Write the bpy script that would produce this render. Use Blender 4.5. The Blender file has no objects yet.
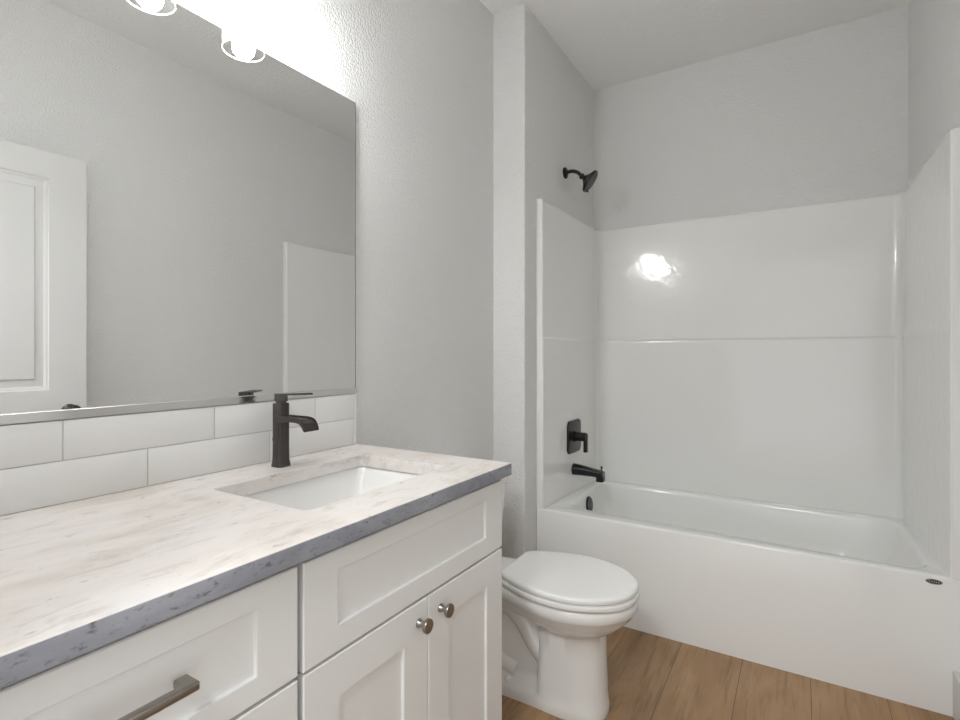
import bpy, bmesh, math, random
from mathutils import Vector, Matrix
random.seed(7)
S = bpy.context.scene
C = S.collection
PI = math.pi

# ------------------------------------------------------------------ camera, world, exposure
YAW, CAM_Z, F_PX, HORIZON = 0.551, 1.2088, 523.1, 353.36
cam = bpy.data.cameras.new('camera')
cam.sensor_width = 36.0
cam.lens = F_PX / 960 * 36.0
cam.shift_y = -(360 - HORIZON) / 960
cam.clip_start = 0.02
cam_o = bpy.data.objects.new('camera', cam)
cam_o.location = (0, 0, CAM_Z)
cam_o.rotation_euler = (PI / 2, 0, YAW)
C.objects.link(cam_o)
S.camera = cam_o

BULB_POWER = 168.0        # emission of the three frosted bulbs
HALL_FILL_POWER = 26.0    # added fill light, unseen behind the camera, aimed through the open doorway
HALL_POWER = 1.3         # daylight of the hall behind the open door
w = bpy.data.worlds.new('world')
S.world = w
w.use_nodes = True
w.node_tree.nodes['Background'].inputs[0].default_value = (0.97, 0.985, 1.0, 1)
w.node_tree.nodes['Background'].inputs[1].default_value = HALL_POWER
hall = bpy.data.lights.new('hall_fill', 'AREA')
hall.shape = 'DISK'; hall.size = 0.50; hall.energy = HALL_FILL_POWER; hall.color = (0.97, 0.99, 1.0)
hall_o = bpy.data.objects.new('hall_fill', hall)
hall_o.location = (-0.30, -0.80, 2.52)
hall_o.rotation_euler = (math.radians(50), 0, math.radians(-4))
C.objects.link(hall_o)
S.view_settings.view_transform = 'Standard'
S.view_settings.look = 'None'
S.view_settings.exposure = 0.0
S.view_settings.gamma = 1.0
S.view_settings.use_curve_mapping = False
S.cycles.max_bounces = 14
S.cycles.diffuse_bounces = 10
S.cycles.glossy_bounces = 8
S.cycles.transparent_max_bounces = 16

# ------------------------------------------------------------------ measures (metres)
XW = -1.2639             # vanity wall
XJ = -1.0966             # wall that carries the shower fittings
YJ = 2.1807              # front of that thicker wall
YT, YB = 2.3055, 3.1347  # tub front, back wall
XR, XRB = 0.460, 0.4255  # right wall in the room / at the back of the alcove
ZC = 2.8366
ZK, KT = 0.9087, 0.033   # counter top, slab thickness
XCF, YCR, YCL = -0.6767, 1.2675, 0.062
ZS, ZT = 1.9561, 0.4586
ZM0, ZM1 = 1.078, 2.0378
YF = 0.06                # front wall (the camera stands in its doorway)

# ------------------------------------------------------------------ materials
def srgb(r, g, b):
    f = lambda c: ((c / 255 + 0.055) / 1.055) ** 2.4 if c > 10 else c / 255 / 12.92
    return (f(r), f(g), f(b), 1)

def mat(name, col, rough=0.5, metal=0.0, spec=0.5, coat=0.0):
    m = bpy.data.materials.new(name)
    m.use_nodes = True
    b = m.node_tree.nodes['Principled BSDF']
    b.inputs['Base Color'].default_value = col
    b.inputs['Roughness'].default_value = rough
    b.inputs['Metallic'].default_value = metal
    b.inputs['Specular IOR Level'].default_value = spec
    b.inputs['Coat Weight'].default_value = coat
    b.inputs['Coat Roughness'].default_value = 0.05
    return m

class NT:
    def __init__(s, m):
        s.t = m.node_tree
        s.b = s.t.nodes['Principled BSDF']
    def n(s, typ, **kw):
        nd = s.t.nodes.new(typ)
        for k, v in kw.items():
            if k in nd.inputs: nd.inputs[k].default_value = v
            else: setattr(nd, k, v)
        return nd
    def l(s, a, b): s.t.links.new(a, b)
    def coord(s, scale=(1, 1, 1), rot=(0, 0, 0)):
        g = s.n('ShaderNodeNewGeometry')
        mp = s.n('ShaderNodeMapping')
        mp.inputs['Scale'].default_value = scale
        mp.inputs['Rotation'].default_value = rot
        s.l(g.outputs['Position'], mp.inputs['Vector'])
        return mp.outputs['Vector']
    def noise(s, vec, scale, detail=4, rough=0.5, dist=0.0):
        nd = s.n('ShaderNodeTexNoise')
        nd.inputs['Scale'].default_value = scale
        nd.inputs['Detail'].default_value = detail
        nd.inputs['Roughness'].default_value = rough
        nd.inputs['Distortion'].default_value = dist
        s.l(vec, nd.inputs['Vector'])
        return nd.outputs['Fac']
    def ramp(s, fac, stops):
        r = s.n('ShaderNodeValToRGB')
        e = r.color_ramp.elements
        while len(e) < len(stops): e.new(0.5)
        for el, (p, c) in zip(e, stops):
            el.position = p
            el.color = c if len(c) == 4 else (*c, 1)
        s.l(fac, r.inputs['Fac'])
        return r.outputs['Color']
    def mix(s, fac, a, b, mode='MIX'):
        m = s.n('ShaderNodeMix', data_type='RGBA', blend_type=mode)
        for sock, v in ((m.inputs[0], fac), (m.inputs[6], a), (m.inputs[7], b)):
            if hasattr(v, 'is_linked'): s.l(v, sock)
            else: sock.default_value = v
        return m.outputs[2]
    def bump(s, h, strength, dist):
        b = s.n('ShaderNodeBump')
        b.inputs['Strength'].default_value = strength
        b.inputs['Distance'].default_value = dist
        s.l(h, b.inputs['Height'])
        s.l(b.outputs['Normal'], s.b.inputs['Normal'])

def plaster(name, col, scale, strength, dist):
    m = mat(name, col, 0.75, spec=0.3)
    t = NT(m)
    v = t.coord()
    h = t.noise(v, scale, 3, 0.55)
    h2 = t.ramp(h, [(0.38, (0, 0, 0)), (0.62, (1, 1, 1))])
    t.bump(h2, strength, dist)
    return m

M_WALL = plaster('greige orange peel paint', (0.775, 0.774, 0.765, 1), 130, 0.6, 0.004)
M_CEIL = plaster('ceiling knockdown paint', (0.83, 0.832, 0.822, 1), 60, 0.4, 0.004)
M_TRIM = mat('white trim paint', (0.69, 0.69, 0.68, 1), 0.35)
M_CAB = mat('white cabinet paint', (0.80, 0.80, 0.79, 1), 0.38)
M_GAP = mat('cabinet frame shade paint', (0.62, 0.615, 0.60, 1), 0.5)
M_PORC = mat('white porcelain', (0.83, 0.825, 0.81, 1), 0.10, coat=0.3)
M_SEAT = mat('white seat plastic', (0.84, 0.835, 0.82, 1), 0.18)
M_ACRYL = mat('white gelcoat', (0.825, 0.826, 0.812, 1), 0.10, coat=0.2)
M_BRONZE = mat('dark bronze', (0.072, 0.065, 0.060, 1), 0.27, 0.65)
M_BLACK = mat('matte black metal', (0.012, 0.012, 0.012, 1), 0.28, 0.3)
M_BLACKG = mat('dark grey spray face', (0.06, 0.06, 0.06, 1), 0.35, 0.2)
M_NICKEL = mat('brushed nickel', (0.36, 0.335, 0.30, 1), 0.30, 1.0)
M_CHROME = mat('satin aluminium', (0.80, 0.80, 0.79, 1), 0.16, 1.0)
M_MIRROR = mat('mirror silver', (0.90, 0.905, 0.90, 1), 0.0, 1.0)
M_EDGE = mat('mirror glass edge', (0.30, 0.32, 0.31, 1), 0.15, 0.6)
M_TILE = mat('white glazed tile', (0.80, 0.80, 0.79, 1), 0.22)
M_GROUT = mat('light grey grout', (0.55, 0.54, 0.52, 1), 0.9)
M_BADGE = mat('dark badge', (0.03, 0.03, 0.03, 1), 0.35)
M_BADGE2 = mat('grey badge relief', (0.35, 0.35, 0.34, 1), 0.4)

_t = NT(M_ACRYL)
_t.bump(_t.noise(_t.coord(), 20, 2, 0.5), 0.30, 0.003)
def tint(m, base, amt, scale):
    t = NT(m)
    f = t.noise(t.coord(), scale, 3)
    c = t.ramp(f, [(0.3, tuple(x * (1 - amt) for x in base)), (0.7, tuple(min(1, x * (1 + amt)) for x in base))])
    t.l(c, t.b.inputs['Base Color'])
tint(M_TILE, (0.80, 0.80, 0.79), 0.02, 6)
tint(M_CAB, (0.80, 0.80, 0.79), 0.008, 4)
tint(M_TRIM, (0.69, 0.69, 0.68), 0.008, 4)

def stone(name, side):
    m = mat(name, (0.7, 0.67, 0.65, 1), 0.28 if not side else 0.45)
    t = NT(m)
    rot = (0, 0, math.radians(14))
    v = t.coord((4.4, 1.9, 4.4), rot)
    f1 = t.noise(v, 2.2, 6, 0.6, 0.6)
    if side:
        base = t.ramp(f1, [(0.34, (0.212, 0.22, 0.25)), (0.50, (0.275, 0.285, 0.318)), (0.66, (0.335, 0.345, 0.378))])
    else:
        base = t.ramp(f1, [(0.32, (0.61, 0.555, 0.51)), (0.45, (0.715, 0.665, 0.632)), (0.55, (0.755, 0.71, 0.685)), (0.68, (0.70, 0.67, 0.65))])
    v2 = t.coord((12, 4.2, 12), rot)
    f2 = t.noise(v2, 2.4, 6, 0.7, 0.5)
    a2 = t.ramp(f2, [(0.54, (0, 0, 0)), (0.68, (1, 1, 1))])
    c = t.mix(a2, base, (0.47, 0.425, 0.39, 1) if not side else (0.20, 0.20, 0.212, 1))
    c = t.mix(0.62, base, c)
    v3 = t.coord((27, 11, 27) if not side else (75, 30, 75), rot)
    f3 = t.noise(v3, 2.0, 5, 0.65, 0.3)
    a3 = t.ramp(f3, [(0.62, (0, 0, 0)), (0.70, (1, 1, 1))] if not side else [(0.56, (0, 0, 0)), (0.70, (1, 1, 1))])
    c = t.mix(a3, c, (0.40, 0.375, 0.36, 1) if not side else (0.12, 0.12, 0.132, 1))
    t.l(c, t.b.inputs['Base Color'])
    return m
M_STONE = stone('warm white streaked stone', False)
M_STONE_S = stone('shaded flecked stone edge', True)  # edge copy of the stone: denser flecks, plus shade put into the colour

def wood_floor():
    m = mat('oak plank flooring', (0.3, 0.18, 0.1, 1), 0.42, spec=0.4)
    t = NT(m)
    g = t.n('ShaderNodeNewGeometry')
    sep = t.n('ShaderNodeSeparateXYZ')
    t.l(g.outputs['Position'], sep.inputs[0])
    ax = t.n('ShaderNodeMath', operation='ADD'); ax.inputs[1].default_value = 5 * 0.2267 + 0.197 + 0.0008
    ay = t.n('ShaderNodeMath', operation='ADD'); ay.inputs[1].default_value = 5.32
    t.l(sep.outputs[0], ax.inputs[0]); t.l(sep.outputs[1], ay.inputs[0])
    cmb = t.n('ShaderNodeCombineXYZ')
    t.l(ay.outputs[0], cmb.inputs[0]); t.l(ax.outputs[0], cmb.inputs[1])
    br = t.n('ShaderNodeTexBrick')
    br.offset = 0.37; br.squash = 1.0
    br.inputs['Scale'].default_value = 1.0
    br.inputs['Brick Width'].default_value = 4.0
    br.inputs['Row Height'].default_value = 0.2267
    br.inputs['Mortar Size'].default_value = 0.0011
    br.inputs['Mortar Smooth'].default_value = 0.1
    br.inputs['Bias'].default_value = 0.0
    br.inputs['Color1'].default_value = (0, 0, 0, 1)
    br.inputs['Color2'].default_value = (1, 1, 1, 1)
    br.inputs['Mortar'].default_value = (0.5, 0.5, 0.5, 1)
    t.l(cmb.outputs[0], br.inputs['Vector'])
    wn = t.n('ShaderNodeTexWhiteNoise', noise_dimensions='1D')
    t.l(br.outputs['Color'], wn.inputs['W'])
    # grain, shifted plank by plank
    sh = t.n('ShaderNodeVectorMath', operation='SCALE'); sh.inputs['Scale'].default_value = 9.0
    t.l(br.outputs['Color'], sh.inputs[0])
    add = t.n('ShaderNodeVectorMath', operation='ADD')
    t.l(g.outputs['Position'], add.inputs[0]); t.l(sh.outputs[0], add.inputs[1])
    mp = t.n('ShaderNodeMapping'); mp.inputs['Scale'].default_value = (27, 1.6, 1)
    t.l(add.outputs[0], mp.inputs['Vector'])
    f1 = t.noise(mp.outputs[0], 2.2, 7, 0.62, 0.7)
    mp2 = t.n('ShaderNodeMapping'); mp2.inputs['Scale'].default_value = (5, 1.2, 1)
    t.l(add.outputs[0], mp2.inputs['Vector'])
    f2 = t.noise(mp2.outputs[0], 1.6, 4, 0.55, 1.2)
    base = t.ramp(f2, [(0.30, (0.285, 0.162, 0.076)), (0.5, (0.365, 0.222, 0.112)), (0.7, (0.44, 0.282, 0.152))])
    gr = t.ramp(f1, [(0.33, (0.62, 0.58, 0.54)), (0.5, (1, 1, 1)), (0.7, (1.0, 1.0, 1.0))])
    c = t.mix(0.75, base, gr, 'MULTIPLY')
    vr = t.ramp(br.outputs['Color'], [(0.0, (0.86, 0.86, 0.86)), (1.0, (1.0, 1.0, 1.0))])
    c = t.mix(1.0, c, vr, 'MULTIPLY')
    c = t.mix(br.outputs['Fac'], c, (0.10, 0.055, 0.03, 1))
    t.l(c, t.b.inputs['Base Color'])
    t.bump(f1, 0.08, 0.002)
    return m
M_FLOOR = wood_floor()

def thin_glass():
    m = bpy.data.materials.new('clear shade glass')
    m.use_nodes = True
    t = m.node_tree
    t.nodes.remove(t.nodes['Principled BSDF'])
    tr = t.nodes.new('ShaderNodeBsdfTransparent'); tr.inputs[0].default_value = (0.97, 0.97, 0.97, 1)
    gl = t.nodes.new('ShaderNodeBsdfGlossy'); gl.inputs['Roughness'].default_value = 0.03
    tl = t.nodes.new('ShaderNodeBsdfTranslucent'); tl.inputs[0].default_value = (0.9, 0.9, 0.9, 1)
    lw = t.nodes.new('ShaderNodeLayerWeight'); lw.inputs[0].default_value = 0.5
    pw = t.nodes.new('ShaderNodeMath'); pw.operation = 'POWER'; pw.inputs[1].default_value = 4.0
    fr = t.nodes.new('ShaderNodeMath'); fr.operation = 'MULTIPLY_ADD'; fr.inputs[1].default_value = 0.5; fr.inputs[2].default_value = 0.04
    t.links.new(lw.outputs['Facing'], pw.inputs[0]); t.links.new(pw.outputs[0], fr.inputs[0])
    m1 = t.nodes.new('ShaderNodeMixShader'); m2 = t.nodes.new('ShaderNodeMixShader')
    m2.inputs[0].default_value = 0.03
    t.links.new(fr.outputs[0], m1.inputs[0]); t.links.new(tr.outputs[0], m1.inputs[1]); t.links.new(gl.outputs[0], m1.inputs[2])
    t.links.new(m1.outputs[0], m2.inputs[1]); t.links.new(tl.outputs[0], m2.inputs[2])
    t.links.new(m2.outputs[0], t.nodes['Material Output'].inputs[0])
    return m
M_GLASS = thin_glass()
M_RIM = mat('frosted glass rim', (0.9, 0.9, 0.9, 1), 0.3)
M_BULB = mat('frosted bulb', (0.9, 0.9, 0.9, 1), 0.4)
M_BULB.node_tree.nodes['Principled BSDF'].inputs['Emission Color'].default_value = (0.99, 1.0, 0.997, 1)
M_BULB.node_tree.nodes['Principled BSDF'].inputs['Emission Strength'].default_value = BULB_POWER

# ------------------------------------------------------------------ mesh helpers
ORG = {}
def link(name, bm, mats, parent=None, smooth=35, origin=None):
    org = Vector(ORG[parent.name]) if parent else Vector(origin or (0, 0, 0))
    bmesh.ops.translate(bm, verts=bm.verts, vec=-org)
    bmesh.ops.recalc_face_normals(bm, faces=bm.faces)
    if smooth:
        lim = math.radians(smooth)
        for f in bm.faces: f.smooth = True
        for e in bm.edges:
            if len(e.link_faces) == 2 and e.calc_face_angle(0) > lim: e.smooth = False
    me = bpy.data.meshes.new(name)
    bm.to_mesh(me); bm.free()
    for m in (mats if isinstance(mats, (list, tuple)) else [mats]): me.materials.append(m)
    o = bpy.data.objects.new(name, me)
    C.objects.link(o)
    if parent: o.parent = parent
    else: o.location = org
    ORG[o.name] = org
    return o

def thing(name, label, cat, loc, group=None):
    o = bpy.data.objects.new(name, None)
    o.empty_display_size = 0.05
    C.objects.link(o); o.location = loc
    ORG[o.name] = Vector(loc)
    return tag(o, label, cat, group)
def tag(o, label, cat, group=None):
    o['label'] = label; o['category'] = cat
    if group: o['group'] = group
    return o
def struct(o):
    o['kind'] = 'structure'
    return o

def box(bm, x0, x1, y0, y1, z0, z1, mat=0, bev=0.0, seg=2):
    b = bmesh.new() if bev else bm
    vs = [b.verts.new((x, y, z)) for x in (x0, x1) for y in (y0, y1) for z in (z0, z1)]
    for q in ((0, 1, 3, 2), (4, 6, 7, 5), (0, 4, 5, 1), (2, 3, 7, 6), (0, 2, 6, 4), (1, 5, 7, 3)):
        b.faces.new([vs[i] for i in q]).material_index = mat
    if bev:
        bmesh.ops.recalc_face_normals(b, faces=b.faces)
        bmesh.ops.bevel(b, geom=b.edges, offset=bev, segments=seg, profile=0.5, affect='EDGES')
        for f in b.faces: f.material_index = mat
        merge(bm, b)
    return bm
def merge(bm, b):
    me = bpy.data.meshes.new('tmp')
    b.to_mesh(me); b.free()
    bm.from_mesh(me)
    bpy.data.meshes.remove(me)
def loft(bm, rings, cap0=True, cap1=True, mat=0, closed=True):
    R = [[bm.verts.new(p) for p in r] for r in rings]
    n = len(R[0])
    for a, b in zip(R, R[1:]):
        for i in range(n if closed else n - 1):
            j = (i + 1) % n
            bm.faces.new((a[i], a[j], b[j], b[i])).material_index = mat
    if cap0: bm.faces.new(R[0]).material_index = mat
    if cap1: bm.faces.new(R[-1]).material_index = mat
    return R
def rquad(corners, r, k=6):
    """rounded polygon of 2-D corners given counter-clockwise"""
    out = []
    n = len(corners)
    for i in range(n):
        p, a, b = Vector(corners[i]), Vector(corners[i - 1]), Vector(corners[(i + 1) % n])
        da, db = (a - p).normalized(), (b - p).normalized()
        ang = da.angle(db)
        rr = r[i] if isinstance(r, (list, tuple)) else r
        d = rr / math.tan(ang / 2)
        c = p + (da + db).normalized() * (rr / math.sin(ang / 2))
        s, e = p + da * d - c, p + db * d - c
        a0 = math.atan2(s.y, s.x)
        sw = (math.atan2(e.y, e.x) - a0 + PI) % (2 * PI) - PI
        for q in range(k + 1):
            t = a0 + sw * q / k
            out.append((c.x + rr * math.cos(t), c.y + rr * math.sin(t)))
    return out
def rrect(x0, x1, y0, y1, r, k=6):
    return rquad([(x0, y0), (x1, y0), (x1, y1), (x0, y1)], r, k)
def ring_z(pts, z): return [(x, y, z) for x, y in pts]
def frame_for(t):
    t = t.normalized()
    u = t.cross(Vector((0, 0, 1)))
    if u.length < 1e-3: u = t.cross(Vector((0, 1, 0)))
    u.normalize()
    return u, t.cross(u).normalized()
def tube(bm, pts, rad, n=14, mat=0, sy=1.0):
    pts = [Vector(p) for p in pts]
    rings = []
    u = None
    for i, p in enumerate(pts):
        t = (pts[min(i + 1, len(pts) - 1)] - pts[max(i - 1, 0)]).normalized()
        if u is None: u, v = frame_for(t)
        else:
            u = (u - t * u.dot(t)).normalized(); v = t.cross(u).normalized()
        r = rad[i] if isinstance(rad, (list, tuple)) else rad
        ring = []
        for q in range(n):
            a = 2 * PI * q / n
            d = u * math.cos(a) * r + v * math.sin(a) * r
            d.y *= sy
            ring.append(p + d)
        rings.append(ring)
    return loft(bm, rings, mat=mat)
def lathe(bm, prof, org, axis, n=28, mat=0, cap0=True, cap1=True):
    org, ax = Vector(org), Vector(axis).normalized()
    u, v = frame_for(ax)
    rings = [[org + ax * h + (u * math.cos(2 * PI * q / n) + v * math.sin(2 * PI * q / n)) * max(r, 1e-4) for q in range(n)] for r, h in prof]
    return loft(bm, rings, cap0, cap1, mat)
def catmull(ctrl, per=6, closed=True):
    n = len(ctrl); out = []
    P = [Vector(c) for c in ctrl]
    rng = range(n) if closed else range(n - 1)
    for i in rng:
        if closed: a, b, c, d = P[i - 1], P[i], P[(i + 1) % n], P[(i + 2) % n]
        else: a, b, c, d = P[max(i - 1, 0)], P[i], P[i + 1], P[min(i + 2, n - 1)]
        for q in range(per):
            t = q / per
            out.append(0.5 * ((2 * b) + (c - a) * t + (2 * a - 5 * b + 4 * c - d) * t * t + (3 * b - a - 3 * c + d) * t ** 3))
    if not closed: out.append(P[-1])
    return out
def framed_panel(bm, xb, xf, y0, y1, z0, z1, st0, st1, rt, rb, rec, e=0.0018):
    """slab with a front face at xf and one recessed flat panel (five-piece door)"""
    R = lambda x, a, b, c, d: [(x, a, c), (x, b, c), (x, b, d), (x, a, d)]
    sg = 1 if xf > xb else -1
    iy0, iy1, iz0, iz1 = y0 + st0, y1 - st1, z0 + rb, z1 - rt
    loft(bm, [R(xb, y0, y1, z0, z1), R(xf - sg * e, y0, y1, z0, z1), R(xf, y0 + e, y1 - e, z0 + e, z1 - e),
              R(xf, iy0, iy1, iz0, iz1), R(xf - sg * 0.001, iy0 + 0.001, iy1 - 0.001, iz0 + 0.001, iz1 - 0.001),
              R(xf - sg * rec, iy0 + 0.0015, iy1 - 0.0015, iz0 + 0.0015, iz1 - 0.0015)])

# ------------------------------------------------------------------ the room
bm = bmesh.new(); box(bm, -1.5, 0.75, -1.6, 3.3, -0.1, 0.0); struct(link('floor', bm, M_FLOOR, smooth=0))
bm = bmesh.new(); box(bm, -1.5, 0.75, YF - 0.12, 3.3, ZC, ZC + 0.1); struct(link('ceiling', bm, M_CEIL, smooth=0))
bm = bmesh.new(); box(bm, XW - 0.12, XW, YF - 0.12, YJ + 0.05, 0, ZC); struct(link('wall_left', bm, M_WALL, smooth=0))
bm = bmesh.new()
loft(bm, [ring_z(rquad([(XW - 0.12, YJ), (XJ, YJ), (XJ, YB + 0.1), (XW - 0.12, YB + 0.1)], [0.001, 0.008, 0.001, 0.001], 5), z) for z in (0, ZC)])
struct(link('wall_shower', bm, M_WALL))
bm = bmesh.new(); box(bm, XJ - 0.02, 0.7, YB, YB + 0.12, 0, ZC); struct(link('wall_back', bm, M_WALL, smooth=0))
bm = bmesh.new()
loft(bm, [ring_z([(XR, YF - 0.12), (XR + 0.12, YF - 0.12), (XR + 0.12, YB + 0.05), (XRB, YB + 0.05), (XRB, YB), (XR, YT + 0.01)], z) for z in (0, ZC)])
struct(link('wall_right', bm, M_WALL, smooth=0))
bm = bmesh.new()
box(bm, XW - 0.1, -0.62, YF - 0.12, YF, 0, ZC)
box(bm, -0.62, XR, YF - 0.12, YF, 2.15, ZC)
struct(link('wall_front', bm, M_WALL, smooth=0))
# side jamb that the open door hangs on
bm = bmesh.new(); box(bm, 0.415, XR, YF - 0.12, 0.165, 0, 2.15, bev=0.002); struct(link('trim_1', bm, M_TRIM, smooth=0))

def baseboard(name, x0, x1, y0, y1, zt=0.157):
    bm = bmesh.new(); box(bm, x0, x1, y0, y1, 0, zt, bev=0.003); return struct(link(name, bm, M_TRIM))
baseboard('baseboard_right', XR - 0.032, XR, 0.166, YT - 0.002)
baseboard('baseboard_left', XW, XW + 0.014, YCR - 0.01, YJ)
baseboard('baseboard_shower', XW + 0.014, XJ + 0.014, YJ - 0.014, YJ)
baseboard('baseboard_shower_return', XJ, XJ + 0.014, YJ - 0.014, YT - 0.002)

# open panelled door standing against the right wall (seen in the mirror)
XD0, XD1 = 0.382, 0.345
DY0, DY1, DZ0, DZ1 = 0.168, 1.1245, 0.012, 2.106
door = bpy.data.objects.new('door_1', None); C.objects.link(door); door.location = (XD0, DY0, 0); ORG[door.name] = Vector((XD0, DY0, 0)); struct(door)
def moulded(bm, xf, sg, z0, z1, zi0, zi1):
    R = lambda x, i: [(x, DY0 + 0.143 + i, zi0 + i), (x, DY1 - 0.143 - i, zi0 + i), (x, DY1 - 0.143 - i, zi1 - i), (x, DY0 + 0.143 + i, zi1 - i)]
    O = [(xf, DY0, z0), (xf, DY1, z0), (xf, DY1, z1), (xf, DY0, z1)]
    s = -sg
    loft(bm, [O, R(xf, 0), R(xf + s * 0.005, 0.004), R(xf + s * 0.0055, 0.009), R(xf + s * 0.011, 0.018), R(xf + s * 0.011, 0.046), R(xf + s * 0.004, 0.053)], cap0=False)
bm = bmesh.new()
zm = 0.96
for xf, sg in ((XD1, -1), (XD0, 1)):
    moulded(bm, xf, sg, zm, DZ1, 1.045, DZ1 - 0.118)
    moulded(bm, xf, sg, DZ0, zm, 0.25, 0.86)
for a, b in (((DY0, DZ0), (DY1, DZ0)), ((DY1, DZ0), (DY1, DZ1)), ((DY1, DZ1), (DY0, DZ1)), ((DY0, DZ1), (DY0, DZ0))):
    bm.faces.new([bm.verts.new(p) for p in ((XD1, *a), (XD1, *b), (XD0, *b), (XD0, *a))])
bmesh.ops.remove_doubles(bm, verts=bm.verts, dist=1e-5)
link('door_leaf', bm, M_TRIM, door, smooth=20)
bm = bmesh.new()
lathe(bm, [(0.032, 0), (0.032, 0.006), (0.026, 0.010), (0.012, 0.014), (0.011, 0.030), (0.022, 0.036), (0.029, 0.046), (0.030, 0.054), (0.025, 0.062), (0.012, 0.066)], (XD1, DY1 - 0.068, 0.945), (-1, 0, 0))
k = link('door_knob', bm, M_BRONZE, door); k['label'] = 'dark round knob'
for z in (0.25, 1.05, 1.85):
    bm = bmesh.new(); tube(bm, [(XD0 + 0.006, DY0 - 0.003, z - 0.045), (XD0 + 0.006, DY0 - 0.003, z + 0.045)], 0.006)
    link('hinge', bm, M_BRONZE, door)

# ------------------------------------------------------------------ bathtub and surround
FL, FRX = -1.0605, 0.424        # inner faces of the side panels
XTL, XTR = XJ + 0.001, XRB + 0.0005
def tub_z(y): return ZT - 0.018 * max(0, min(1, (y - YT - 0.016) / (YB - YT - 0.018)))
tub = thing('bathtub', 'white alcove bathtub with flat apron built against the back wall', 'bathtub', (-0.33, 2.7, 0))
bm = bmesh.new()
K = 8
def tub_plan(y0): return rquad([(XTL, y0), (XR - 0.001, y0), (XTR - 0.002, YB - 0.002), (XTL, YB - 0.002)], 0.004, K)
def outer(i, z): return [(x, y, z - (ZT - tub_z(y) if z > 0 else 0)) for x, y in tub_plan(YT + i)]
OP = [(-0.985, YT + 0.112), (0.392, YT + 0.042), (0.388, 3.072), (-1.042, 3.072)]
def opening(i, z, r, il=1.0, ir=1.0, jf=1.0, jb=1.0):
    r = [r, r * 1.15, r * 1.9, r]
    c = [(OP[0][0] + i * il, OP[0][1] + i * jf), (OP[1][0] - i * ir, OP[1][1] + i * jf), (OP[2][0] - i * ir, OP[2][1] - i * jb), (OP[3][0] + i * il, OP[3][1] - i * jb)]
    return [(x, y, (tub_z(y) + z) if z <= 0 and z > -0.2 else z) for x, y in rquad(c, r, K)]
rings = [outer(0, 0.0), outer(0, ZT - 0.009), outer(0.0015, ZT - 0.004), outer(0.005, ZT - 0.0006), outer(0.009, ZT)]
rings.append([(x, y, tub_z(y)) for x, y in tub_plan(YT + 0.016)])
rings += [opening(0, 0, 0.075), opening(0.006, -0.0025, 0.075), opening(0.012, -0.009, 0.075), opening(0.017, -0.022, 0.075)]
rings += [opening(0.030, -0.07, 0.08, 0.7, 1.0, 0.8, 0.8), opening(0.06, -0.16, 0.085, 0.55, 1.3, 0.7, 0.7), opening(0.085, 0.17, 0.10, 0.6, 1.9, 0.75, 0.75), opening(0.11, 0.125, 0.10, 0.7, 2.3, 0.9, 0.9), opening(0.16, 0.105, 0.08, 0.9, 2.4, 1, 1)]
loft(bm, rings)
link('tub_shell', bm, M_ACRYL, tub, smooth=40)
bm = bmesh.new()
lathe(bm, [(0.045, 0), (0.045, 0.008), (0.040, 0.012), (0.0, 0.0125)], (-0.992, 2.745, 0.382), (1, 0, 0.12), cap1=False)
lathe(bm, [(0.008, 0.010), (0.008, 0.016), (0.0, 0.018)], (-0.992, 2.745, 0.360), (1, 0, 0.12), n=12, cap1=False)
o = link('overflow_plate', bm, M_BLACK, tub); o['label'] = 'round black overflow plate'
bm = bmesh.new(); lathe(bm, [(0.036, 0), (0.036, 0.003), (0.03, 0.005), (0.012, 0.006), (0.010, 0.014), (0, 0.016)], (-0.78, 2.72, 0.104), (0, 0, 1))
link('drain', bm, M_BLACK, tub)
# small oval maker's badge on the apron
bx, bz = 0.381, 0.4385
bm = bmesh.new()
def oval(a, b, y, n=36): return [(bx + a * math.cos(2 * PI * q / n), y, bz + b * math.sin(2 * PI * q / n)) for q in range(n)]
loft(bm, [oval(0.0225, 0.0085, YT + 0.001), oval(0.0225, 0.0085, YT - 0.0012), oval(0.0215, 0.0078, YT - 0.0018)])
badge = link('maker_badge', bm, M_BADGE, tub); badge['label'] = 'small dark oval badge'
bm = bmesh.new()
loft(bm, [oval(0.0205, 0.0070, YT - 0.0016), oval(0.0205, 0.0070, YT - 0.0021), oval(0.0190, 0.0060, YT - 0.0021), oval(0.0190, 0.0060, YT - 0.0016)], False, False)
for q in range(5):
    x = bx - 0.012 + q * 0.006
    box(bm, x - 0.0016, x + 0.0016, YT - 0.0022, YT - 0.0015, bz - 0.0022, bz + 0.0022)
link('badge_relief', bm, M_BADGE2, badge)

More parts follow.
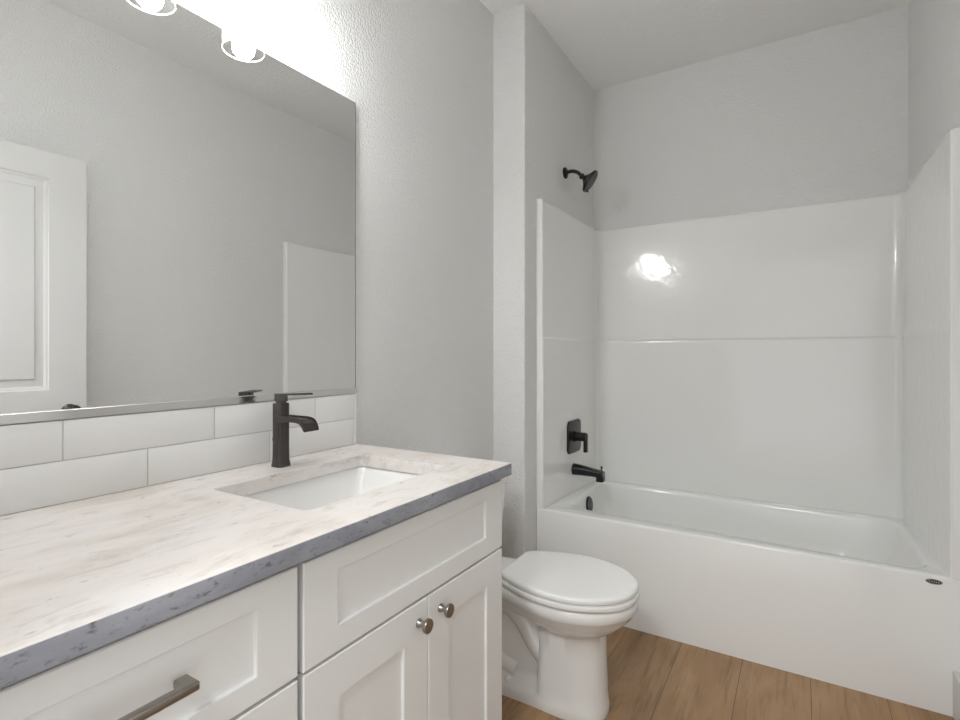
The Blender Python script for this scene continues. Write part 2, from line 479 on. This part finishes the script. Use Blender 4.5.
sur = thing('shower_surround', 'glossy white three-sided shower surround panels above the tub', 'shower surround', (-0.33, 2.7, ZT))
def plan(z, inset_out, xl, xr0, xr1, yb, r, lip=0.0):
    """closed plan: outer path then inner path back; equal counts"""
    ki = 10
    def fil(p, a, b, r):
        return rquad([a, p, b], [0.001, r, 0.001], ki)[ki + 1:2 * (ki + 1)]
    L0 = [(max(xl - 0.030, XJ + 0.0015), YT), (xl - 0.006 + lip, YT), (xl + lip * 0.5, YT + 0.006), (xl, YT + 0.012), (xl, YT + 0.03)]
    cl = rquad([(xl, YT), (xr0, YT), (xr1, yb), (xl, yb)], [0.001, 0.001, r, r], ki)
    back_r = cl[2 * (ki + 1):3 * (ki + 1)]
    back_l = cl[3 * (ki + 1):]
    inner = L0 + list(reversed(back_l)) + list(reversed(back_r)) + [(xr0 - (xr0 - xr1) * 0.04, YT + 0.03), (xr0 - 0.0005, YT + 0.012), (xr0 - 0.0005, YT + 0.006), (xr0 + 0.006, YT), (XR - 0.0015, YT)]
    o = inset_out
    ol, orr, ob = XJ + 0.001 + o, XRB - 0.0012 - o, YB - 0.001 - o
    nb = len(back_l)
    out = [(ol, YT), (ol, YT + 0.003), (ol, YT + 0.006), (ol, YT + 0.012), (ol, YT + 0.03)] + [(ol, ob - 0.16 + 0.16 * q / (nb - 1)) for q in range(nb)] + [(orr, ob - 0.16 * q / (nb - 1)) for q in range(nb)]
    out += [(XR - 0.0026 - (XR - XRB) * 0.05 - o, YT + 0.03), (XR - 0.0018 - o, YT + 0.012), (XR - 0.0018 - o, YT + 0.008), (XR - 0.0018, YT + 0.006), (XR - 0.0018, YT + 0.003)]
    def zz(y):
        if z is not None: return z
        return tub_z(y) + 0.0008
    return [(x, y, zz(y)) for x, y in inner], [(x, y, zz(y)) for x, y in out]
secs = [plan(None, 0, FL, FRX, 0.398, YB - 0.045, 0.03), plan(ZT + 0.02, 0, FL, FRX, 0.398, YB - 0.045, 0.03), plan(1.268, 0, FL, FRX, 0.398, YB - 0.045, 0.03), plan(1.276, 0, FL, FRX, 0.398, YB - 0.045, 0.03),
        plan(1.283, 0, FL - 0.0015, FRX, 0.399, YB - 0.042, 0.03), plan(1.2865, 0, FL - 0.004, FRX, 0.402, YB - 0.036, 0.034),
        plan(1.290, 0, FL - 0.0045, FRX, 0.403, YB - 0.031, 0.045), plan(1.302, 0, FL - 0.0045, FRX, 0.403, YB - 0.031, 0.045), plan(ZS - 0.02, 0, FL - 0.0045, FRX, 0.403, YB - 0.031, 0.045), plan(ZS - 0.006, 0, FL - 0.0045, FRX, 0.403, YB - 0.031, 0.045),
        plan(ZS - 0.0015, 0, FL - 0.006, FRX + 0.001, 0.4045, YB - 0.029, 0.045), plan(ZS, 0, FL - 0.010, FRX + 0.005, 0.408, YB - 0.025, 0.045)]
bm = bmesh.new()
IN = [[bm.verts.new(p) for p in s[0]] for s in secs]
OUT = [[bm.verts.new(p) for p in s[1]] for s in secs]
n = len(IN[0])
for k in range(len(secs) - 1):
    for i in range(n - 1):
        bm.faces.new((IN[k][i], IN[k][i + 1], IN[k + 1][i + 1], IN[k + 1][i]))
        bm.faces.new((OUT[k][i], OUT[k + 1][i], OUT[k + 1][i + 1], OUT[k][i + 1]))
    for i in (0, n - 1):
        bm.faces.new((IN[k][i], IN[k + 1][i], OUT[k + 1][i], OUT[k][i]))
for i in range(n - 1):
    for k in (0, len(secs) - 1):
        bm.faces.new((IN[k][i], OUT[k][i], OUT[k][i + 1], IN[k][i + 1]))
link('surround_panel', bm, M_ACRYL, sur, smooth=40)

# ------------------------------------------------------------------ shower fittings
SY = 2.668
sh = thing('shower_sprayer', 'matte black shower head on a short curved arm above the surround', 'shower head', (XJ, SY, 2.19))
bm = bmesh.new(); lathe(bm, [(0.031, 0), (0.031, 0.004), (0.026, 0.010), (0.016, 0.013), (0.011, 0.016)], (XJ, SY, 2.190), (1, 0, 0)); link('wall_flange', bm, M_BLACK, sh)
bm = bmesh.new(); tube(bm, catmull([(XJ + 0.004, SY, 2.190), (XJ + 0.040, SY, 2.193), (XJ + 0.072, SY, 2.181), (XJ + 0.094, SY, 2.157)], 6, False), 0.0098); link('shower_arm', bm, M_BLACK, sh)
ax = Vector((0.80, 0.20, -0.58)).normalized()
hp = Vector((-1.004, SY, 2.158))
bm = bmesh.new()
lathe(bm, [(0.012, -0.004), (0.016, 0.0), (0.016, 0.010), (0.011, 0.012), (0.013, 0.018), (0.019, 0.022), (0.024, 0.028), (0.040, 0.040), (0.058, 0.050), (0.062, 0.054), (0.062, 0.063), (0.059, 0.065)], hp, ax, 32)
head = link('spray_head', bm, M_BLACK, sh)
bm = bmesh.new()
lathe(bm, [(0.057, 0.0648), (0.056, 0.067), (0.030, 0.068), (0.0, 0.068)], hp, ax, 32, cap1=False)
u, v = frame_for(ax)
for rr, cnt in ((0.018, 8), (0.032, 14), (0.046, 20)):
    for q in range(cnt):
        a = 2 * PI * q / cnt
        lathe(bm, [(0.0022, 0.066), (0.0016, 0.0705)], hp + (u * math.cos(a) + v * math.sin(a)) * rr, ax, 6)
o = link('spray_face', bm, M_BLACKG, sh); o['label'] = 'dark grey nozzle face'
down = (Vector((0, 0, -1)) - ax * ax.dot(Vector((0, 0, -1)))).normalized()
bm = bmesh.new(); tube(bm, [hp + ax * 0.058 + down * 0.050, hp + ax * 0.083 + down * 0.052], [0.005, 0.004], 10); link('spray_lever', bm, M_BLACK, sh)

PX = FL                     # face of the panel on the fittings wall
VY, VZ = 2.700, 0.757
va = thing('shower_valve', 'black shower valve trim with square plate and lever on the surround', 'shower valve', (PX, VY, VZ))
bm = bmesh.new()
def plate(i, x): return [(x, y, z) for y, z in rrect(VY - 0.095 + i, VY + 0.093 - i, VZ - 0.088 + i, VZ + 0.088 - i, 0.03 - i, 8)]
loft(bm, [plate(0, PX + 0.0006), plate(0, PX + 0.006), plate(0.002, PX + 0.009), plate(0.006, PX + 0.010)]); link('valve_plate', bm, M_BLACK, va)
bm = bmesh.new(); lathe(bm, [(0.030, 0.006), (0.030, 0.018), (0.024, 0.020), (0.024, 0.074), (0.022, 0.076)], (PX, VY, VZ), (1, 0, 0), 28); link('valve_hub', bm, M_BLACK, va)
bm = bmesh.new(); box(bm, PX + 0.060, PX + 0.080, VY - 0.013, VY + 0.013, VZ - 0.082, VZ + 0.018, bev=0.004); link('valve_lever', bm, M_BLACK, va)

TY, TZ = 2.70, 0.578
sp = thing('tub_spout', 'black tub spout with a diverter pin below the shower valve', 'tub spout', (PX, TY, TZ))
bm = bmesh.new()
def sec(x, zc, hy, hz, r=0.6): return [(x, TY + y, zc + z) for y, z in rrect(-hy, hy, -hz, hz, min(hy, hz) * r, 6)]
loft(bm, [sec(PX + 0.0006, TZ, 0.031, 0.031, 0.95), sec(PX + 0.010, TZ, 0.031, 0.031, 0.95), sec(PX + 0.044, TZ - 0.001, 0.029, 0.028, 0.9), sec(PX + 0.109, TZ - 0.006, 0.026, 0.021, 0.8), sec(PX + 0.140, TZ - 0.009, 0.025, 0.019, 0.7), sec(PX + 0.164, TZ - 0.016, 0.025, 0.022, 0.6), sec(PX + 0.170, TZ - 0.018, 0.022, 0.020, 0.6)])
box(bm, PX + 0.133, PX + 0.172, TY - 0.022, TY + 0.022, TZ - 0.050, TZ - 0.018, bev=0.005)
link('spout_body', bm, M_BLACK, sp)
bm = bmesh.new(); tube(bm, [(PX + 0.158, TY, TZ + 0.004), (PX + 0.158, TY, TZ + 0.022), (PX + 0.158, TY, TZ + 0.024), (PX + 0.158, TY, TZ + 0.031)], [0.004, 0.004, 0.0065, 0.006], 10); link('diverter_pin', bm, M_BLACK, sp)

# ------------------------------------------------------------------ vanity cabinets
XF = -0.700                 # front plane of doors and drawers
XC = -0.7195                # front of the face frame
ZU = ZK - KT                # underside of the slab
def cabinet(name, label, y0, y1):
    t = thing(name, label, 'cabinet', (XC, (y0 + y1) / 2, 0))
    bm = bmesh.new()
    box(bm, XW + 0.002, XC, y0, y0 + 0.018, 0.105, ZU)
    box(bm, XW + 0.002, XC, y1 - 0.018, y1, 0.0, ZU)
    box(bm, XW + 0.002, XC, y0 + 0.018, y1 - 0.018, 0.105, 0.123)
    box(bm, XW + 0.002, XW + 0.012, y0 + 0.018, y1 - 0.018, 0.123, ZU)
    link('carcass', bm, M_CAB, t, smooth=0)
    bm = bmesh.new()
    box(bm, XC - 0.02, XC, y0, y0 + 0.04, 0.105, ZU); box(bm, XC - 0.02, XC, y1 - 0.04, y1, 0.105, ZU)
    box(bm, XC - 0.02, XC, y0 + 0.04, y1 - 0.04, ZU - 0.04, ZU); box(bm, XC - 0.02, XC, y0 + 0.04, y1 - 0.04, 0.105, 0.145)
    box(bm, XC - 0.02, XC, y0 + 0.04, y1 - 0.04, 0.655, 0.695)
    link('face_frame', bm, M_CAB, t, smooth=0)
    bm = bmesh.new(); box(bm, XC - 0.075, XC - 0.063, y0, y1 - 0.018, 0, 0.105); link('toe_kick', bm, M_CAB, t, smooth=0)
    return t
YS = 0.578
dc = cabinet('drawer_cabinet', 'white shaker drawer base with a bar pull, left of the sink cabinet', YCL + 0.004, YS)
DYa, DYb = YCL + 0.014, 0.5722
for z0, z1, hz in ((0.681, 0.8615, 0.775), (0.403, 0.675, 0.54), (0.120, 0.397, 0.26)):
    bm = bmesh.new(); framed_panel(bm, XC + 0.0005, XF, DYa, DYb, z0, z1, 0.075, 0.075, 0.0385, 0.0385 if z1 > 0.8 else 0.06, 0.007)
    d = link('drawer', bm, M_CAB, dc, smooth=0)
    yc = (DYa + DYb) / 2
    bm = bmesh.new()
    h0, h1 = yc - 0.078, yc + 0.0665
    # flat-faced bar pull bent back to two feet
    U = [(XF + 0.0005, h0), (XF + 0.032, h0), (XF + 0.032, h1), (XF + 0.0005, h1), (XF + 0.0005, h1 - 0.019), (XF + 0.019, h1 - 0.019), (XF + 0.019, h0 + 0.019), (XF + 0.0005, h0 + 0.019)]
    loft(bm, [ring_z(U, hz - 0.005), ring_z(U, hz + 0.007)])
    bmesh.ops.recalc_face_normals(bm, faces=bm.faces)
    bmesh.ops.bevel(bm, geom=bm.edges, offset=0.0024, segments=3, profile=0.5, affect='EDGES')
    hd = link('bar_pull', bm, M_NICKEL, d); hd['label'] = 'brushed nickel bar pull'
sc = cabinet('sink_cabinet', 'white shaker sink cabinet with two round-knobbed doors next to the toilet', YS + 0.0005, YCR - 0.012)
FY0, FY1 = 0.5833, YCR - 0.0125
bm = bmesh.new(); framed_panel(bm, XC + 0.0005, XF, FY0, FY1, 0.680, 0.8615, 0.075, 0.085, 0.036, 0.046, 0.007)
link('false_drawer_front', bm, M_CAB, sc, smooth=0)
YM = 0.9218
for y0, y1, ky in ((FY0, YM - 0.0014, YM - 0.034), (YM + 0.0014, FY1, YM + 0.045)):
    bm = bmesh.new(); framed_panel(bm, XC + 0.0005, XF, y0, y1, 0.116, 0.6745, 0.078, 0.080, 0.074, 0.075, 0.007)
    d = link('cabinet_door', bm, M_CAB, sc, smooth=0)
    bm = bmesh.new()
    kz = 0.630
    lathe(bm, [(0.0095, -0.002), (0.0095, 0.003), (0.0075, 0.006), (0.0062, 0.011), (0.0068, 0.017), (0.0105, 0.020), (0.0150, 0.0215), (0.0155, 0.0235), (0.0155, 0.0265), (0.0148, 0.0282), (0.0, 0.0285)], (XF, ky, kz), (1, 0, 0), 28, cap1=False)
    kn = link('knob', bm, M_NICKEL, d); kn['label'] = 'round brushed nickel knob'

# ------------------------------------------------------------------ countertop with undermount sink
SX0, SX1, SY0, SY1 = -1.112, -0.8025, 0.676, 1.138
bm = bmesh.new()
K = 6
def slab_o(i, z): return [(x, y, z) for x, y in rrect(XW + 0.001, XCF - i, YCL, YCR - i, 0.002, K)]
def slab_h(i, z, r=0.014): return [(x, y, z) for x, y in rrect(SX0 - i, SX1 + i, SY0 - i, SY1 + i, r, K)]
R = loft(bm, [slab_h(0, ZU), slab_h(0, ZK - 0.002), slab_h(0.0012, ZK), slab_h(0.004, ZK), slab_o(0.006, ZK), slab_o(0.0025, ZK), slab_o(0.0008, ZK - 0.0012), slab_o(0, ZK - 0.003), slab_o(0, ZU + 0.001), slab_o(0.001, ZU), slab_h(0, ZU)], False, False)
bmesh.ops.remove_doubles(bm, verts=bm.verts, dist=1e-5)
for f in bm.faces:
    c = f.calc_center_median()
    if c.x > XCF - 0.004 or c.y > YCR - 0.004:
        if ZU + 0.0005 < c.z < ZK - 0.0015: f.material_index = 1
    if c.z < ZU + 0.0008: f.material_index = 1  # underside takes the darkened edge stone to paint the shadow below the slab
ct = tag(link('countertop', bm, [M_STONE, M_STONE_S], smooth=25, origin=(XW, YCL, ZU)), 'warm white streaked stone countertop with grey shade painted on its front edge over the vanity cabinets', 'countertop')

sk = thing('sink_basin', 'white rectangular undermount sink set into the stone countertop', 'sink', ((SX0 + SX1) / 2, (SY0 + SY1) / 2, ZU))
bm = bmesh.new()
def bas(i, z, r, io=0.0): return [(x, y, z) for x, y in rrect(SX0 - 0.004 + i, SX1 + 0.004 - i, SY0 - 0.004 + i + io, SY1 + 0.004 - i - io, r, 8)]
zt = ZU - 0.0005
loft(bm, [bas(-0.02, zt - 0.012, 0.02), bas(-0.02, zt, 0.02), bas(-0.002, zt, 0.022), bas(0, zt - 0.002, 0.024), bas(0.006, zt - 0.03, 0.028, 0.006), bas(0.020, zt - 0.105, 0.036, 0.02), bas(0.030, zt - 0.125, 0.036, 0.03), bas(0.050, zt - 0.134, 0.036, 0.04),
          bas(0.11, zt - 0.138, 0.03, 0.05)], False, True)
loft(bm, [bas(-0.02, zt - 0.012, 0.02), bas(-0.008, zt - 0.02, 0.028), bas(0.008, zt - 0.11, 0.04, 0.02), bas(0.035, zt - 0.145, 0.04, 0.03), bas(0.09, zt - 0.152, 0.03, 0.04)], False, True)
link('basin', bm, M_PORC, sk)
bm = bmesh.new(); lathe(bm, [(0.030, 0), (0.030, 0.002), (0.026, 0.004), (0.019, 0.0035), (0.018, 0.006), (0, 0.008)], ((SX0 + SX1) / 2 - 0.01, (SY0 + SY1) / 2, zt - 0.138), (0, 0, 1), cap1=False)
link('drain', bm, M_BRONZE, sk)

# backsplash: two rows of long white tiles in running bond
bm = bmesh.new()
TX0, TX1 = XW + 0.0005, XW + 0.0095
TR = 1.2555
box(bm, TX0, TX1 - 0.0016, YCL, TR, ZK, ZM0 - 0.004, mat=1)
g = 0.0011
def row(z0, z1, joints):
    js = [YCL] + joints + [TR]
    for a, b in zip(js, js[1:]):
        box(bm, TX0 + 0.001, TX1, a + (g if a > YCL else 0), b - (g if b < TR else 0), z0, z1, mat=0, bev=0.0009, seg=2)
row(ZK + 0.0018, 0.9935, [0.2955, 0.6123, 0.9298, 1.2462])
row(0.9957, ZM0 - 0.003, [0.1365, 0.4531, 0.7697, 1.0885])
bsp = thing('tile_backsplash', 'two-row backsplash of long white tiles on the counter under the mirror', 'backsplash', (XW, 0.66, ZK))
link('tile_courses', bm, [M_TILE, M_GROUT], bsp, smooth=30)
bm = bmesh.new(); box(bm, TX0, TX1 + 0.0005, TR, TR + 0.005, ZK, ZM0 - 0.003, bev=0.0008); link('edge_trim', bm, M_TILE, bsp)

# ------------------------------------------------------------------ mirror
YM0, YM1 = 0.085, 1.2600
mr = thing('wall_mirror', 'large frameless wall mirror with an aluminium bottom channel above the tile backsplash', 'mirror', (XW, 0.66, ZM0))
bm = bmesh.new()
XM = XW + 0.0075
box(bm, XW + 0.001, XM - 0.0005, YM0, YM1, ZM0 + 0.003, ZM1, mat=1)
fs = [bm.verts.new(p) for p in ((XM, YM0 + 0.003, ZM0 + 0.006), (XM, YM1 - 0.003, ZM0 + 0.006), (XM, YM1 - 0.003, ZM1 - 0.003), (XM, YM0 + 0.003, ZM1 - 0.003))]
fb = [bm.verts.new(p) for p in ((XM - 0.0005, YM0, ZM0 + 0.003), (XM - 0.0005, YM1, ZM0 + 0.003), (XM - 0.0005, YM1, ZM1), (XM - 0.0005, YM0, ZM1))]
bm.faces.new(fs)
for i in range(4): bm.faces.new((fb[i], fb[(i + 1) % 4], fs[(i + 1) % 4], fs[i])).material_index = 1
link('mirror_glass', bm, [M_MIRROR, M_EDGE], mr, smooth=0)
bm = bmesh.new()
zc0, zc1 = ZM0 - 0.0005, ZM0 + 0.0185
loft(bm, [[(XW + 0.001, y, zc0), (XM + 0.0035, y, zc0), (XM + 0.0035, y, zc1 - 0.0015), (XM + 0.0022, y, zc1), (XM + 0.0008, y, zc1), (XM + 0.0008, y, zc0 + 0.003), (XW + 0.001, y, zc0 + 0.003)] for y in (YM0 - 0.003, YM1 + 0.0005)])
o = link('bottom_channel', bm, M_CHROME, mr, smooth=30); o['label'] = 'satin aluminium channel'

# ------------------------------------------------------------------ faucet
FX, FY = -1.1814, 0.9098
fc = thing('faucet', 'dark bronze single-handle faucet with open waterfall spout behind the sink', 'faucet', (FX, FY, ZK))
def sq(h, z, r=0.28, dx=0.0): return [(x, y, z) for x, y in rrect(FX - h + dx, FX + h + dx, FY - h, FY + h, h * r, 4)]
bm = bmesh.new()
loft(bm, [sq(0.0205, ZK, 0.55), sq(0.0205, ZK + 0.004, 0.55), sq(0.0195, ZK + 0.008, 0.5), sq(0.0172, ZK + 0.020, 0.4), sq(0.0163, ZK + 0.036), sq(0.0160, ZK + 0.06), sq(0.0160, 1.075), sq(0.0148, 1.077)])
link('faucet_body', bm, M_BRONZE, fc)
bm = bmesh.new()
prof = [(-0.010, 1.0245, 1.0450), (0.018, 1.0260, 1.0450), (0.050, 1.0300, 1.0450), (0.080, 1.0310, 1.0445), (0.096, 1.0285, 1.0420), (0.107, 1.0220, 1.0365), (0.114, 1.0150, 1.0270), (0.1185, 1.0105, 1.0175)]
sm = catmull([Vector(p) for p in prof], 4, False)
rings = []
for d, zb, ztp in sm:
    hw = 0.0162 + 0.0081 * max(0, min(1, (d - 0.035) / 0.08))
    rec = min(0.004, (ztp - zb) * 0.45) * max(0, min(1, (d - 0.018) / 0.01))
    rings.append([(FX + d, FY + y, z) for y, z in ((-hw, zb + 0.001), (-hw + 0.001, zb), (hw - 0.001, zb), (hw, zb + 0.001), (hw, ztp), (hw - 0.0025, ztp), (hw - 0.003, ztp - rec), (-hw + 0.003, ztp - rec), (-hw + 0.0025, ztp), (-hw, ztp))])
loft(bm, rings)
link('spout', bm, M_BRONZE, fc, smooth=30)
bm = bmesh.new()
loft(bm, [sq(0.0125, 1.076), sq(0.0125, 1.0815)])
loft(bm, [sq(0.0150, 1.0815), sq(0.0160, 1.0825), sq(0.0160, 1.0990), sq(0.0150, 1.1005)])
box(bm, FX - 0.016, FX + 0.080, FY - 0.0155, FY + 0.0155, 1.0970, 1.1010, bev=0.0012)
bmesh.ops.rotate(bm, verts=bm.verts, cent=(FX, FY, 0), matrix=Matrix.Rotation(math.radians(57), 3, 'Z'))
link('lever_handle', bm, M_BRONZE, fc)
bm = bmesh.new(); tube(bm, [(FX - 0.026, FY, ZK), (FX - 0.026, FY, 0.974)], 0.0024, 8); lathe(bm, [(0.005, 0), (0.006, 0.003), (0.006, 0.010), (0.004, 0.012)], (FX - 0.026, FY, 0.972), (0, 0, 1), 12); link('drain_rod', bm, M_BRONZE, fc)

# ------------------------------------------------------------------ toilet
TYC = 1.712
tl = thing('toilet', 'white two-piece toilet with the lid down beside the tub', 'toilet', (-0.86, TYC, 0))
def half(pts, z):
    """pts: half outline from back centre to front tip (x, half width); mirrored and smoothed"""
    ctrl = [(x, TYC + h, z) for x, h in pts] + [(x, TYC - h, z) for x, h in reversed(pts[1:-1])]
    return catmull(ctrl, 5)
LID = [(-0.905, 0), (-0.905, 0.085), (-0.899, 0.113), (-0.860, 0.138), (-0.790, 0.166), (-0.710, 0.183), (-0.630, 0.180), (-0.550, 0.151), (-0.497, 0.109), (-0.465, 0.058), (-0.455, 0)]
def grow(P, d, cx=-0.68):
    return [(x + d * (1 if x > cx else -1) * (1 if h < 0.12 else 0.3), max(0, h + (d if h > 0.03 else 0))) for x, h in P]
ZL = 0.447
bm = bmesh.new()
loft(bm, [half(grow(LID, -0.006), ZL - 0.020), half(LID, ZL - 0.018), half(grow(LID, 0.001), ZL - 0.010), half(LID, ZL - 0.005), half(grow(LID, -0.005), ZL - 0.001), half(grow(LID, -0.013), ZL), half(grow(LID, -0.05), ZL + 0.001)])
link('toilet_lid', bm, M_SEAT, tl, smooth=50)
bm = bmesh.new()
SEAT = grow(LID, 0.003)
INN = [(-0.80, 0), (-0.80, 0.04), (-0.79, 0.07), (-0.77, 0.085), (-0.73, 0.105), (-0.68, 0.113), (-0.63, 0.110), (-0.58, 0.092), (-0.55, 0.068), (-0.53, 0.035), (-0.525, 0)]
loft(bm, [half(INN, ZL - 0.044), half(grow(SEAT, -0.006), ZL - 0.044), half(SEAT, ZL - 0.040), half(grow(SEAT, 0.001), ZL - 0.033), half(SEAT, ZL - 0.027), half(grow(SEAT, -0.008), ZL - 0.0225), half(INN, ZL - 0.0225), half(INN, ZL - 0.044)], False, False)
link('toilet_seat', bm, M_SEAT, tl, smooth=50)
for s in (-1, 1):
    bm = bmesh.new(); box(bm, -0.926, -0.898, TYC + s * 0.07 - 0.018, TYC + s * 0.07 + 0.018, ZL - 0.049, ZL - 0.026, bev=0.005)
    link('hinge', bm, M_SEAT, tl)
bm = bmesh.new()
ZR = ZL - 0.047
RIM = [(-1.035, 0), (-1.035, 0.105), (-1.005, 0.118), (-0.900, 0.128), (-0.800, 0.160), (-0.710, 0.181), (-0.630, 0.178), (-0.552, 0.150), (-0.500, 0.108), (-0.468, 0.057), (-0.458, 0)]
S2 = [(-1.03, 0), (-1.03, 0.10), (-1.00, 0.110), (-0.900, 0.118), (-0.800, 0.146), (-0.710, 0.168), (-0.635, 0.165), (-0.562, 0.138), (-0.512, 0.098), (-0.482, 0.052), (-0.473, 0)]
S3 = [(-1.02, 0), (-1.02, 0.09), (-0.99, 0.095), (-0.895, 0.096), (-0.800, 0.120), (-0.715, 0.142), (-0.645, 0.140), (-0.580, 0.119), (-0.537, 0.086), (-0.511, 0.046), (-0.503, 0)]
S4 = [(-1.02, 0), (-1.02, 0.08), (-0.99, 0.078), (-0.89, 0.066), (-0.800, 0.086), (-0.720, 0.113), (-0.655, 0.113), (-0.602, 0.099), (-0.563, 0.074), (-0.540, 0.041), (-0.533, 0)]
COL = [(-1.02, 0), (-1.02, 0.075), (-0.99, 0.070), (-0.89, 0.056), (-0.785, 0.056), (-0.758, 0.086), (-0.690, 0.090), (-0.630, 0.084), (-0.588, 0.065), (-0.567, 0.036), (-0.561, 0)]
COL2 = [(-1.04, 0), (-1.04, 0.085), (-1.00, 0.082), (-0.89, 0.066), (-0.790, 0.062), (-0.762, 0.090), (-0.690, 0.093), (-0.628, 0.087), (-0.584, 0.067), (-0.562, 0.037), (-0.556, 0)]
FOOT = [(-1.06, 0), (-1.06, 0.088), (-1.02, 0.094), (-0.90, 0.094), (-0.800, 0.094), (-0.755, 0.095), (-0.690, 0.097), (-0.625, 0.091), (-0.580, 0.071), (-0.557, 0.039), (-0.551, 0)]
loft(bm, [half(grow(FOOT, -0.001), 0.0), half(FOOT, 0.004), half(FOOT, 0.030), half(grow(FOOT, -0.003), 0.045), half(COL2, 0.075), half(COL2, 0.10), half(COL, 0.20), half(COL, 0.270), half(grow(S4, -0.010), 0.281), half(S4, 0.289), half(S3, 0.312), half(S2, 0.342), half(grow(RIM, -0.004), 0.361), half(RIM, 0.366), half(RIM, ZR - 0.006), half(grow(RIM, -0.004), ZR - 0.001), half(grow(RIM, -0.01), ZR)])
link('toilet_bowl', bm, M_PORC, tl, smooth=50)
bm = bmesh.new()
tube(bm, catmull([(-0.72, TYC, 0.13), (-0.785, TYC, 0.185), (-0.845, TYC, 0.265), (-0.905, TYC, 0.305), (-0.965, TYC, 0.27), (-0.975, TYC, 0.18), (-0.930, TYC, 0.110), (-0.865, TYC, 0.085)], 6, False), 0.052, 20, sy=1.5)
link('trapway', bm, M_PORC, tl, smooth=60)
for s in (-1, 1):
    bm = bmesh.new(); lathe(bm, [(0.014, 0), (0.014, 0.008), (0.011, 0.016), (0.005, 0.020), (0, 0.0205)], (-0.885, TYC + s * 0.078, 0.046), (0, 0, 1), 18, cap1=False)
    link('bolt_cap', bm, M_SEAT, tl)
bm = bmesh.new()
def tk(x0, x1, hw, z, r=0.035): return [(x, TYC + y, z) for x, y in rrect(x0, x1, -hw, hw, r, 6)]
loft(bm, [tk(-1.235, -1.07, 0.185, ZR - 0.004), tk(-1.240, -1.066, 0.197, ZR + 0.012), tk(-1.244, -1.060, 0.203, ZR + 0.05), tk(-1.248, -1.045, 0.221, 0.682)])
link('tank', bm, M_PORC, tl, smooth=50)
bm = bmesh.new()
loft(bm, [tk(-1.246, -1.046, 0.220, 0.680), tk(-1.252, -1.038, 0.229, 0.682, 0.038), tk(-1.252, -1.036, 0.231, 0.706, 0.038), tk(-1.250, -1.040, 0.227, 0.714, 0.038), tk(-1.245, -1.048, 0.218, 0.718, 0.034)])
link('tank_lid', bm, M_PORC, tl, smooth=50)
bm = bmesh.new()
lathe(bm, [(0.012, 0), (0.012, 0.008), (0.008, 0.012), (0.008, 0.02)], (-1.046, TYC - 0.15, 0.635), (1, 0, 0), 16)
tube(bm, [(-1.030, TYC - 0.155, 0.635), (-1.026, TYC - 0.11, 0.632), (-1.026, TYC - 0.075, 0.626)], [0.006, 0.0055, 0.006], 10)
o = link('flush_lever', bm, M_CHROME, tl); o['label'] = 'metal flush lever'

# ------------------------------------------------------------------ vanity light
LX, LZ = XW + 0.098, 2.065
LYS = (0.912, 0.661, 0.410)
vl = thing('vanity_light', 'three-lamp bath light with clear glass shades above the mirror', 'light', (XW, 0.661, 2.2))
bm = bmesh.new(); box(bm, XW + 0.0005, XW + 0.022, 0.60, 0.722, 2.215, 2.335, bev=0.004); link('back_plate', bm, M_CHROME, vl)
bm = bmesh.new(); box(bm, XW + 0.030, XW + 0.050, LYS[2] - 0.03, LYS[0] + 0.03, 2.262, 2.286, bev=0.003)
box(bm, XW + 0.020, XW + 0.032, 0.65, 0.672, 2.262, 2.286)
link('light_bar', bm, M_CHROME, vl)
for y in LYS:
    bm = bmesh.new()
    tube(bm, catmull([(XW + 0.045, y, 2.274), (XW + 0.075, y, 2.274), (LX, y, 2.262), (LX, y, 2.225)], 5, False), 0.008, 12)
    lathe(bm, [(0.012, 0.0), (0.022, 0.004), (0.022, 0.085), (0.019, 0.092)], (LX, y, 2.232), (0, 0, -1), 24)
    sk_ = link('lamp_arm', bm, M_CHROME, vl)
    bm = bmesh.new()
    prof = [(0.024, 0.168), (0.046, 0.160), (0.056, 0.140), (0.0565, 0.06), (0.055, 0.0)]
    lathe(bm, [(r, h) for r, h in prof] + [(0.0545, -0.001)] , (LX, y, LZ), (0, 0, 1), 48, cap0=False, cap1=False)
    shd = link('glass_shade', bm, M_GLASS, vl)
    bm = bmesh.new()
    n = 48
    lathe(bm, [(0.0560, 0.0018), (0.0562, -0.0006), (0.0550, -0.0016), (0.0535, -0.0006), (0.0537, 0.0018)], (LX, y, LZ), (0, 0, 1), n, cap0=False, cap1=False)
    link('shade_rim', bm, M_RIM, shd)
    bm = bmesh.new()
    lathe(bm, [(0.013, 0.078), (0.014, 0.062), (0.021, 0.042), (0.029, 0.020), (0.0305, 0.002), (0.027, -0.014), (0.017, -0.026), (0.007, -0.0305), (0.0005, -0.031)], (LX, y, LZ + 0.009), (0, 0, 1), 16, cap1=False)
    b = link('light_bulb', bm, M_BULB, vl); b['label'] = 'glowing frosted bulb'
